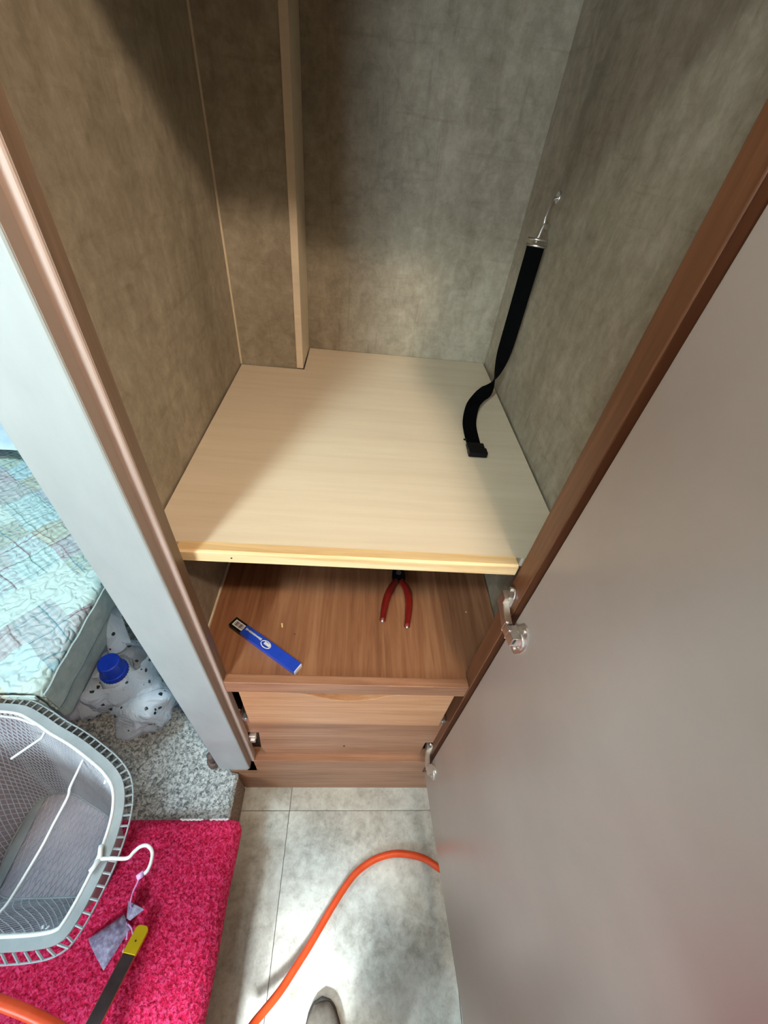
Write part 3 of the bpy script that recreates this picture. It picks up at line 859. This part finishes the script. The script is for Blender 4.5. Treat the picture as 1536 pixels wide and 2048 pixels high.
bar = spline([(-0.5161, 0.268, zz), (-0.5170, 0.240, zz), (-0.5176, 0.2131, zz), (-0.5139, 0.1967, zz), (-0.5175, 0.155, zz), (-0.5205, 0.118, zz), (-0.5321, 0.0531, zz), (-0.5386, 0.0382, zz), (-0.545, 0.012, zz)], 6)
obj('bar', MB().tube(bar, 0.0026, 8), M_white, hg, smooth=True)
arm1 = MB().tube([(-0.5161, 0.268, zz), (-0.4571, 0.2301, zz)], 0.0024, 8).tube([(-0.4571, 0.2301, zz), (-0.4483, 0.2362, zz)], 0.0024, 8).tube([(-0.4571, 0.2301, zz), (-0.4500, 0.2220, zz)], 0.0022, 8).tube([(-0.4571, 0.2301, zz), (-0.4560, 0.2190, zz)], 0.0022, 8)
arm2 = MB().tube([(-0.545, 0.012, zz), (-0.4589, 0.0132, zz)], 0.0024, 8).tube([(-0.4589, 0.0132, zz), (-0.452, 0.021, zz)], 0.0022, 8).tube([(-0.4589, 0.0132, zz), (-0.463, 0.022, zz)], 0.0022, 8)
obj('arm', arm1, M_white, hg, smooth=True)
obj('arm', arm2, M_white, hg, smooth=True)
wl = MB().tube(spline([(-0.60, 0.322, RZ - 0.01), (-0.625, 0.318, RZ - 0.012), (-0.67, 0.330, RZ - 0.012), (-0.72, 0.335, RZ - 0.012)], 5), 0.0028, 8).tube([(-0.60, 0.322, RZ - 0.01), (-0.612, 0.298, RZ - 0.03), (-0.655, 0.262, RZ - 0.04)], 0.0026, 8)
obj('carry_wire', wl, M_white, hp_, smooth=True)

# ------------------------------------------------------------------ lilac sachet
sc = thing('scent_sachet', 'small lilac organza sachet tied with ribbon lying on the red rug', 'sachet', (-0.46, 0.01, SZ + 0.02))
zc_ = SZ + 0.024
A = Vector((-0.5046, 0.0066, zc_)); Bq = Vector((-0.4525, -0.0395, zc_)); K0 = Vector((-0.4450, 0.0430, zc_ + 0.004)); K1 = Vector((-0.4235, 0.0200, zc_ + 0.004))


def pouch(side):
    def fn(u, v):
        p = (A.lerp(K0, v)).lerp(Bq.lerp(K1, v), u)
        h = (math.sin(math.pi * u) ** 0.6) * (math.sin(math.pi * min(1, v * 0.9 + 0.06)) ** 0.6) * 0.013
        h += 0.0022 * noise.noise(Vector((p.x * 90, p.y * 90, side)))
        return (p.x, p.y, p.z + side * h * (1 if side > 0 else 0.35))
    return fn


obj('pouch', MB().grid(22, 26, pouch(1)).grid(22, 26, pouch(-1)), M_lilac, sc, smooth=True)
rf = MB()


def ruff(u, v):
    a = u * 2 * math.pi
    c = Vector((-0.4320, 0.0345, zc_ + 0.007)); ax = Vector((0.35, 0.94, 0)); s2_ = Vector((0.94, -0.35, 0))
    r = 0.005 + 0.014 * v + 0.003 * math.sin(a * 5) * v
    p = c + ax * (0.024 * v) + s2_ * r * math.cos(a) + Vector((0, 0, 1)) * (r * 0.5 * math.sin(a))
    return tuple(p)


obj('ruffle', rf.grid(30, 6, ruff), M_lilac, sc, smooth=True)
obj('ribbon', MB().tube(spline([(-0.4320, 0.052, zc_ + 0.006), (-0.420, 0.057, 0.25), (-0.385, 0.068, 0.36), (-0.345, 0.076, 0.47), (-0.3190, 0.0785, hz)], 6), 0.0016, 6).tube([(-0.321, 0.0745, hz), (-0.3130, 0.0805, hz)], 0.0045, 8), M_ribbon, sc, smooth=True)
obj('ribbon_tail', MB().tube(spline([(-0.434, 0.030, zc_ + 0.008), (-0.428, 0.018, zc_ + 0.004), (-0.424, 0.004, zc_ + 0.003)], 5), 0.0021, 6).tube(spline([(-0.430, 0.028, zc_ + 0.008), (-0.420, 0.020, zc_ + 0.004), (-0.413, 0.008, zc_ + 0.003)], 5), 0.0017, 6), M_ribbon, sc, smooth=True)

# ------------------------------------------------------------------ flat stick with yellow tip
sk = thing('flat_stick', 'dark flat stick with bright yellow tip lying on the red rug at the bottom edge', 'stick', (-0.41, -0.05, 0.22))
a_ = Vector((-0.3925, 0.0235, SZ + 0.040)); b_ = Vector((-0.4170, -0.1080, 0.262)); e_ = b_ + (b_ - a_) * 1.6
d_ = (e_ - a_).normalized(); s_v = d_.cross(Vector((0, 0, 1))).normalized(); u_ = s_v.cross(d_)
yl = 0.045
obj('bar', MB().obox((a_ + d_ * yl + e_) / 2, (e_ - a_ - d_ * yl) / 2, s_v * 0.0125, u_ * 0.0035), M_stick, sk, bevel=0.0015)
obj('edge_strip', MB().obox((a_ + d_ * yl + e_) / 2 + s_v * 0.0129, (e_ - a_ - d_ * yl) / 2, s_v * 0.0005, u_ * 0.0030).obox((a_ + d_ * yl + e_) / 2 - s_v * 0.0129, (e_ - a_ - d_ * yl) / 2, s_v * 0.0005, u_ * 0.0030), M_copper, sk)
tip = []
for uu, ss in ((yl + 0.001, -0.0135), (yl + 0.001, 0.0135), (0.006, 0.0135), (0.002, 0.011), (0.0, 0.006), (0.0, -0.006), (0.002, -0.011), (0.006, -0.0135)):
    tip.append(a_ + d_ * uu + s_v * ss)
obj('tip', MB().add([p - u_ * 0.0045 for p in tip] + [p + u_ * 0.0045 for p in tip], [tuple(range(8))[::-1], tuple(range(8, 16))] + [(i, (i + 1) % 8, 8 + (i + 1) % 8, 8 + i) for i in range(8)]), M_yellow, sk, bevel=0.001, label='yellow plastic tip')
obj('screw_dot', MB().cyl(a_ + d_ * 0.026 + u_ * 0.0048, u_, 0.0018, 0.001, 8), M_stick, sk)
tag(obj('lint_speck', MB().ball((-0.4245, -0.012, SZ + 0.024), 0.0036, (0.7, 1.2, 0.7), 8, 6), M_label, smooth=True), 'white speck of lint on the red rug beside the dark stick', 'debris')

# ------------------------------------------------------------------ orange hose
hs = [(0.62, 0.02, 0.012), (0.45, 0.05, 0.012), (0.38, 0.085, 0.012), (0.301, 0.1273, 0.012), (0.2635, 0.1475, 0.012), (0.2212, 0.1570, 0.012), (0.1786, 0.1595, 0.012), (0.143, 0.1540, 0.012), (0.1078, 0.1420, 0.012), (0.0669, 0.1175, 0.014),
      (0.0283, 0.0770, 0.018), (-0.0073, 0.0310, 0.024), (-0.0400, -0.0130, 0.032), (-0.0710, -0.0510, 0.040), (-0.1000, -0.0850, 0.050), (-0.1295, -0.1120, 0.062), (-0.152, -0.133, 0.075),
      (-0.195, -0.185, 0.12), (-0.235, -0.225, 0.21), (-0.27, -0.20, 0.33), (-0.3100, -0.135, 0.398), (-0.3916, -0.0996, 0.4226), (-0.4558, -0.0756, 0.4402), (-0.5200, -0.0560, 0.4583), (-0.5682, -0.0400, 0.4723), (-0.70, -0.06, 0.475), (-0.86, -0.18, 0.38), (-1.0, -0.40, 0.24), (-1.08, -0.65, 0.182), (-1.15, -0.86, 0.182)]
hp2 = spline(hs, 10)
tag(obj('hose', MB().tube(hp2, 0.0085, 16), M_orange, smooth=True), 'bright orange rubber hose curving over the grey tile floor', 'hose')

# ------------------------------------------------------------------ bed, quilt, pillow
BX = -0.645; BT = 0.555
bd_ = thing('bed', 'low bed under the patchwork quilt, left of the white post', 'bed', (-1.3, 0.9, SZ))
obj('bed_base', B(-2.2, -0.78, 0.50, 1.62, SZ, 0.36), M_bedbase, bd_, bevel=0.004)
obj('mattress', B(-2.2, BX - 0.012, 0.385, 1.62, 0.36, BT - 0.012), M_matt, bd_, bevel=0.02, bseg=3)
qy0, qy1 = 0.372, 1.60


def quilt_fn(u, v):
    # u: from far left to the right edge then down the side; v: from the near edge to far
    s = u * (2.2 + BX + 0.0 + 0.075 + 0.0)
    xtop = 2.2 + BX
    y = qy0 + (qy1 - qy0) * v
    pn = (noise.noise(Vector((s * 26, y * 26, 0))) * 0.6 + noise.noise(Vector((s * 58, y * 58, 4))) * 0.4)
    puff = 0.0035 * (1 - abs(pn) * 2.2)
    if s <= xtop:
        x = -2.2 + s; z = BT + puff - 0.010 * max(0, 1 - (xtop - s) / 0.02) ** 2
        nx = 0
    else:
        x = BX + puff * 0.7 + 0.002; z = BT - 0.010 - (s - xtop)
    if y < qy0 + 0.02: z -= 0.010 * (1 - (y - qy0) / 0.02) ** 2
    # gentle folds
    z += 0.006 * noise.noise(Vector((x * 5, y * 5, 9)))
    return (x, y, z)


qo = obj('quilt', MB().grid(420, 330, quilt_fn), M_quilt, smooth=True, solid=0.006)
# move the origin to the bed corner so that the pattern sits on the cloth
tag(qo, 'pale patchwork plaid quilt spread over the bed, aqua towards the head', 'quilt')
hb = obj('hem', MB().grid(200, 10, lambda u, v: (BX + 0.009 + 0.003 * noise.noise(Vector((u * 30, v, 0))), qy0 + (qy1 - qy0) * u, BT - 0.012 - 0.072 * v)), M_matt, solid=0.004)
hb.parent = qo; hb['label'] = 'grey patched hem band'
# front drape of the quilt
fdp = obj('front_drape', MB().grid(200, 20, lambda u, v: (-2.2 + (2.2 + BX) * u, qy0 - 0.004 - 0.003 * noise.noise(Vector((u * 60, v * 6, 1))), BT - 0.006 - 0.17 * v)), M_quilt, solid=0.004)
fdp.parent = qo
pw = MB()


def pil(side):
    def fn(u, v):
        x = -1.50 + 0.42 * u; y = 1.12 + 0.40 * v
        e = (math.sin(math.pi * u) * math.sin(math.pi * v)) ** 0.45 if 0 < u < 1 and 0 < v < 1 else 0
        return (x + 0.012 * math.sin(v * 9), y, BT + 0.055 + side * e * (0.055 if side > 0 else 0.042) + 0.004 * noise.noise(Vector((x * 12, y * 12, 0))) * e)
    return fn


tag(obj('pillow', MB().grid(30, 30, pil(1)).grid(30, 30, pil(-1)), noisy('pale_blue_cotton', [(0.3, rgb(176, 200, 216)), (0.7, rgb(214, 228, 236))], 12, 0.9), smooth=True), 'pale blue pillow at the head of the bed behind the white post', 'pillow')

# ------------------------------------------------------------------ plastic bag with bottle
CB = (-0.628, 0.520)
bt = thing('detergent_bottle', 'bottle with a big blue cap standing inside the white plastic bag', 'bottle', (CB[0], CB[1], SZ))


def lathe(prof, cx, cy, seg=28, sx=1.0, sy=1.0, tilt=(0, 0)):
    mb = MB(); v = []
    for r, z in prof:
        for k in range(seg):
            a = 2 * math.pi * k / seg
            v.append((cx + r * sx * math.cos(a) + tilt[0] * (z - SZ), cy + r * sy * math.sin(a) + tilt[1] * (z - SZ), z))
    f = [(j * seg + k, j * seg + (k + 1) % seg, (j + 1) * seg + (k + 1) % seg, (j + 1) * seg + k) for j in range(len(prof) - 1) for k in range(seg)]
    f.append(tuple(range(seg))[::-1]); f.append(tuple((len(prof) - 1) * seg + k for k in range(seg)))
    return mb.add(v, f)


tl = (0.05, -0.02)
obj('bottle_body', lathe([(0.045, SZ), (0.052, SZ + 0.01), (0.052, SZ + 0.12), (0.046, SZ + 0.15), (0.034, SZ + 0.172)], CB[0], CB[1], sx=1.0, sy=0.75, tilt=tl), noisy('pale_bottle', [(0.3, rgb(196, 210, 220)), (0.7, rgb(220, 230, 236))], 20, 0.3), bt, smooth=True)
cp = obj('cap', lathe([(0.033, SZ + 0.171), (0.033, SZ + 0.190), (0.0305, SZ + 0.192), (0.0285, SZ + 0.215), (0.0265, SZ + 0.233), (0.024, SZ + 0.2355)], CB[0], CB[1], tilt=tl), M_bluecap, bt, bevel=0.001, label='deep blue ribbed cap')
rb = MB()
for k in range(28):
    a = 2 * math.pi * k / 28
    rb.obox((CB[0] + tl[0] * 0.181 + 0.0332 * math.cos(a), CB[1] + tl[1] * 0.181 + 0.0332 * math.sin(a), SZ + 0.181), (0.0009 * math.cos(a), 0.0009 * math.sin(a), 0), (-0.0012 * math.sin(a), 0.0012 * math.cos(a), 0), (0, 0, 0.008))
obj('cap_ribs', rb, M_bluecap, cp)

bg_ = thing('plastic_bag', 'translucent white plastic bag with black printed marks slumped on the grey carpet', 'bag', (-0.59, 0.48, SZ))


def blob(cx, cy, rx, ry, h, seed, open_top=0.0, rot=0.0, nz=0.16):
    def fn(u, v):
        a = 2 * math.pi * u
        t = v * (1 - open_top)           # 0 bottom .. 1 top
        ph = math.pi * (0.08 + 0.92 * t) if not open_top else math.pi * (0.08 + 0.62 * v)
        r = math.sin(ph); zz = (1 - math.cos(ph)) / 2
        k = 1 + nz * noise.noise(Vector((math.cos(a) * 1.7 + seed, math.sin(a) * 1.7, zz * 2.4))) + 0.10 * (0.5 - abs(noise.noise(Vector((math.cos(a) * 4, math.sin(a) * 4 + seed, zz * 3)))) * 2)
        x = rx * r * k * math.cos(a); y = ry * r * k * math.sin(a)
        x, y = x * math.cos(rot) - y * math.sin(rot), x * math.sin(rot) + y * math.cos(rot)
        return (cx + x, cy + y, SZ + 0.003 + h * zz * (1 + 0.05 * noise.noise(Vector((a, v * 4, seed)))))
    return fn


obj('bag_body', MB().grid(56, 34, blob(-0.636, 0.532, 0.102, 0.088, 0.235, 3.0, open_top=0.3, nz=0.30)), M_bag, bg_, smooth=True, label='lobe around the bottle')
obj('bag_body', MB().grid(56, 34, blob(-0.552, 0.468, 0.082, 0.074, 0.130, 8.0, rot=0.6, nz=0.30)), M_bag, bg_, smooth=True, label='lower bundled lobe')
obj('bag_body', MB().grid(40, 20, blob(-0.700, 0.520, 0.085, 0.090, 0.120, 13.0, nz=0.30)), M_bag, bg_, smooth=True)


def handle_fn(u, v):
    x = -0.655 + 0.085 * (u - 0.5) * (1 - 0.3 * v) - 0.02 * v
    y = 0.585 + 0.07 * v + 0.02 * math.cos(u * 6)
    z = SZ + 0.17 + 0.10 * math.sin(v * 1.4) + 0.006 * math.sin(u * 14)
    return (x, y, z)


obj('bag_handle', MB().grid(24, 14, handle_fn), M_bag, bg_, smooth=True)
kn = MB()
for k in range(3):
    kn.tube(spline([(-0.585 + 0.006 * k, 0.465, SZ + 0.125), (-0.575, 0.475 + 0.01 * k, SZ + 0.145), (-0.590 + 0.012 * k, 0.490, SZ + 0.135)], 5), 0.004, 6)
obj('bag_knot', kn, M_white, bg_, smooth=True)
# blue bottle-like bit beside the post
tag(obj('blue_film', MB().grid(14, 8, lambda u, v: (-0.505 + 0.075 * u, 0.50 - 0.045 * u + 0.028 * v, SZ + 0.006 + 0.022 * math.sin(math.pi * v) * (1 - 0.5 * u) + 0.003 * math.sin(u * 15)), ), noisy('pale_blue_film', [(0.3, rgb(120, 170, 214)), (0.7, rgb(176, 206, 232))], 20, 0.3), smooth=True, solid=0.001),
    'pale blue plastic scrap on the carpet between bag and white post', 'wrapper')

# small brown furniture foot beside the post
ft = thing('furniture_foot', 'small brown rubber-ended foot on the carpet against the white post', 'furniture foot', (-0.338, 0.345, SZ))
obj('foot_cup', lathe([(0.016, SZ + 0.003), (0.0185, SZ + 0.006), (0.0175, SZ + 0.022), (0.014, SZ + 0.026)], -0.338, 0.345), M_foot, ft, smooth=True)
obj('foot_shaft', lathe([(0.011, SZ + 0.026), (0.011, SZ + 0.062), (0.009, SZ + 0.065)], -0.338, 0.345), M_foot, ft, smooth=True)

# ------------------------------------------------------------------ photographer's feet and legs
pn_ = thing('person', 'person standing at the bottom edge, only the toe of one grey shoe in view', 'person', (0.07, -0.3, 0))


def shoe(cx, toe_y, ang):
    mb = MB(); n1, n2 = 26, 14; Lh = 0.285

    def fn(u, v):
        t = v
        # half width along the length: heel .. toe
        wd_ = 0.036 + 0.014 * math.sin(math.pi * min(1, t * 1.02)) - 0.004 * t
        if t > 0.80: wd_ *= math.sqrt(max(0.0, 1 - ((t - 0.80) / 0.20) ** 2.6))
        if t < 0.12: wd_ *= math.sqrt(max(0.0, 1 - ((0.12 - t) / 0.12) ** 2))
        ht = 0.088 - 0.05 * min(1, max(0, (t - 0.25) / 0.45)) ** 1.0
        if t > 0.86: ht *= 0.30 + 0.70 * math.sqrt(max(0, 1 - ((t - 0.86) / 0.14) ** 2))
        a = math.pi * u
        x = wd_ * math.cos(a); z = 0.020 + (ht - 0.02) * math.sin(a) ** 0.75
        y = -Lh * (1 - t)
        X = cx + x * math.cos(ang) - y * math.sin(ang); Y = toe_y + x * math.sin(ang) + y * math.cos(ang)
        return (X, Y, z)
    mb.grid(n1, 40, fn)
    o = obj('shoe', mb, M_shoe, pn_, smooth=True, label='grey suede shoe')
    sm = []
    for i in range(41):
        t = i / 40
        w1 = 0.036 + 0.014 * math.sin(math.pi * min(1, t * 1.02)) - 0.004 * t + 0.003
        if t > 0.80: w1 *= math.sqrt(max(0.0, 1 - ((t - 0.80) / 0.20) ** 2.6))
        if t < 0.12: w1 *= math.sqrt(max(0.0, 1 - ((0.12 - t) / 0.12) ** 2))
        sm.append((w1, -Lh * (1 - t) + (0.004 if t > 0.9 else 0)))
    poly = [(a, b) for a, b in sm] + [(-a, b) for a, b in sm[::-1]]
    poly = [p for i, p in enumerate(poly) if i == 0 or (Vector(p) - Vector(poly[i - 1])).length > 1e-4]
    P2 = [(cx + x * math.cos(ang) - y * math.sin(ang), toe_y + x * math.sin(ang) + y * math.cos(ang)) for x, y in poly]
    s_o = obj('sole', MB().prism(P2, 0.0, 0.021), M_sole, o, bevel=0.003)
    ring = [fn(k / 20, 0.83) for k in range(21)]
    obj('toe_seam', MB().tube(ring, 0.0012, 5), M_sole, o, smooth=True)


shoe(-0.003, -0.100, math.radians(6)); shoe(0.185, -0.235, math.radians(-10))
# trousers as one continuous surface
tr = bpy.data.meshes.new('trousers')
J = [(0.09, -0.42, 0.93), (0.015, -0.42, 0.88), (-0.01, -0.385, 0.5), (0.012, -0.345, 0.09), (0.165, -0.42, 0.88), (0.20, -0.41, 0.5), (0.225, -0.435, 0.09), (0.09, -0.43, 1.06)]
rad = [(0.13, 0.10), (0.095, 0.10), (0.068, 0.07), (0.05, 0.055), (0.095, 0.10), (0.068, 0.07), (0.05, 0.055), (0.14, 0.095)]
off = Vector(pn_.location)
tr.from_pydata([tuple(Vector(p) - off) for p in J], [(0, 1), (1, 2), (2, 3), (0, 4), (4, 5), (5, 6), (0, 7)], [])
to = bpy.data.objects.new('trousers', tr); COL.objects.link(to); to.parent = pn_; tr.materials.append(M_denim)
sk_ = to.modifiers.new('skin', 'SKIN')
for i, r_ in enumerate(rad):
    tr.skin_vertices[0].data[i].radius = r_
tr.skin_vertices[0].data[0].use_root = True
sb = to.modifiers.new('sub', 'SUBSURF'); sb.levels = 2; sb.render_levels = 2
# sweater and head, above and behind the camera
up_ = bpy.data.meshes.new('sweater')
J = [(0.10, -0.43, 1.02), (0.115, -0.40, 1.22), (0.125, -0.36, 1.40), (0.13, -0.31, 1.50),
     (-0.04, -0.35, 1.40), (-0.13, -0.27, 1.20), (-0.085, -0.10, 1.40),
     (0.29, -0.35, 1.40), (0.37, -0.27, 1.22), (0.15, -0.10, 1.40)]
rad = [(0.15, 0.10), (0.15, 0.10), (0.13, 0.085), (0.06, 0.06), (0.062, 0.06), (0.046, 0.046), (0.034, 0.034), (0.062, 0.06), (0.046, 0.046), (0.034, 0.034)]
up_.from_pydata([tuple(Vector(p) - off) for p in J], [(0, 1), (1, 2), (2, 3), (2, 4), (4, 5), (5, 6), (2, 7), (7, 8), (8, 9)], [])
uo = bpy.data.objects.new('sweater', up_); COL.objects.link(uo); uo.parent = pn_; up_.materials.append(M_denim)
uo.modifiers.new('skin', 'SKIN')
for i, r_ in enumerate(rad): up_.skin_vertices[0].data[i].radius = r_
up_.skin_vertices[0].data[0].use_root = True
sb = uo.modifiers.new('sub', 'SUBSURF'); sb.levels = 2; sb.render_levels = 2
M_skin = noisy('skin', [(0.3, rgb(206, 160, 136)), (0.7, rgb(216, 172, 148))], 20, 0.6)
M_hair = noisy('dark_hair', [(0.3, rgb(50, 40, 34)), (0.7, rgb(70, 58, 48))], 90, 0.8)
hdm = MB().tube([(0.13, -0.31, 1.50), (0.135, -0.275, 1.57)], 0.052, 14).ball((0.138, -0.235, 1.655), 0.112, (0.72, 0.86, 1.0), 24, 18)
hdm.add([(0.128, -0.142, 1.655), (0.148, -0.142, 1.655), (0.138, -0.140, 1.685), (0.138, -0.118, 1.650)], [(0, 1, 3), (1, 2, 3), (2, 0, 3), (0, 2, 1)])
hd_o = obj('head', hdm, M_skin, pn_, smooth=True)
obj('hair', MB().ball((0.138, -0.252, 1.672), 0.118, (0.74, 0.84, 0.98), 24, 14), M_hair, pn_, smooth=True)

# ------------------------------------------------------------------ ceiling lamp fitting
cl = thing('ceiling_lamp', 'round ceiling puck lamp above the wardrobe door', 'lamp', (0.288, -0.25, 2.2))
obj('lamp_base', lathe([(0.055, 2.180), (0.060, 2.186), (0.060, 2.2)], 0.288, -0.25), M_zinc, cl, smooth=True)
cpn = thing('ceiling_panel_lamp', 'square ceiling panel lamp over the aisle', 'lamp', (-0.44, -0.34, 2.2))
obj('lamp_base', B(-0.52, -0.36, -0.42, -0.26, 2.186, 2.2), M_white, cpn, bevel=0.003)
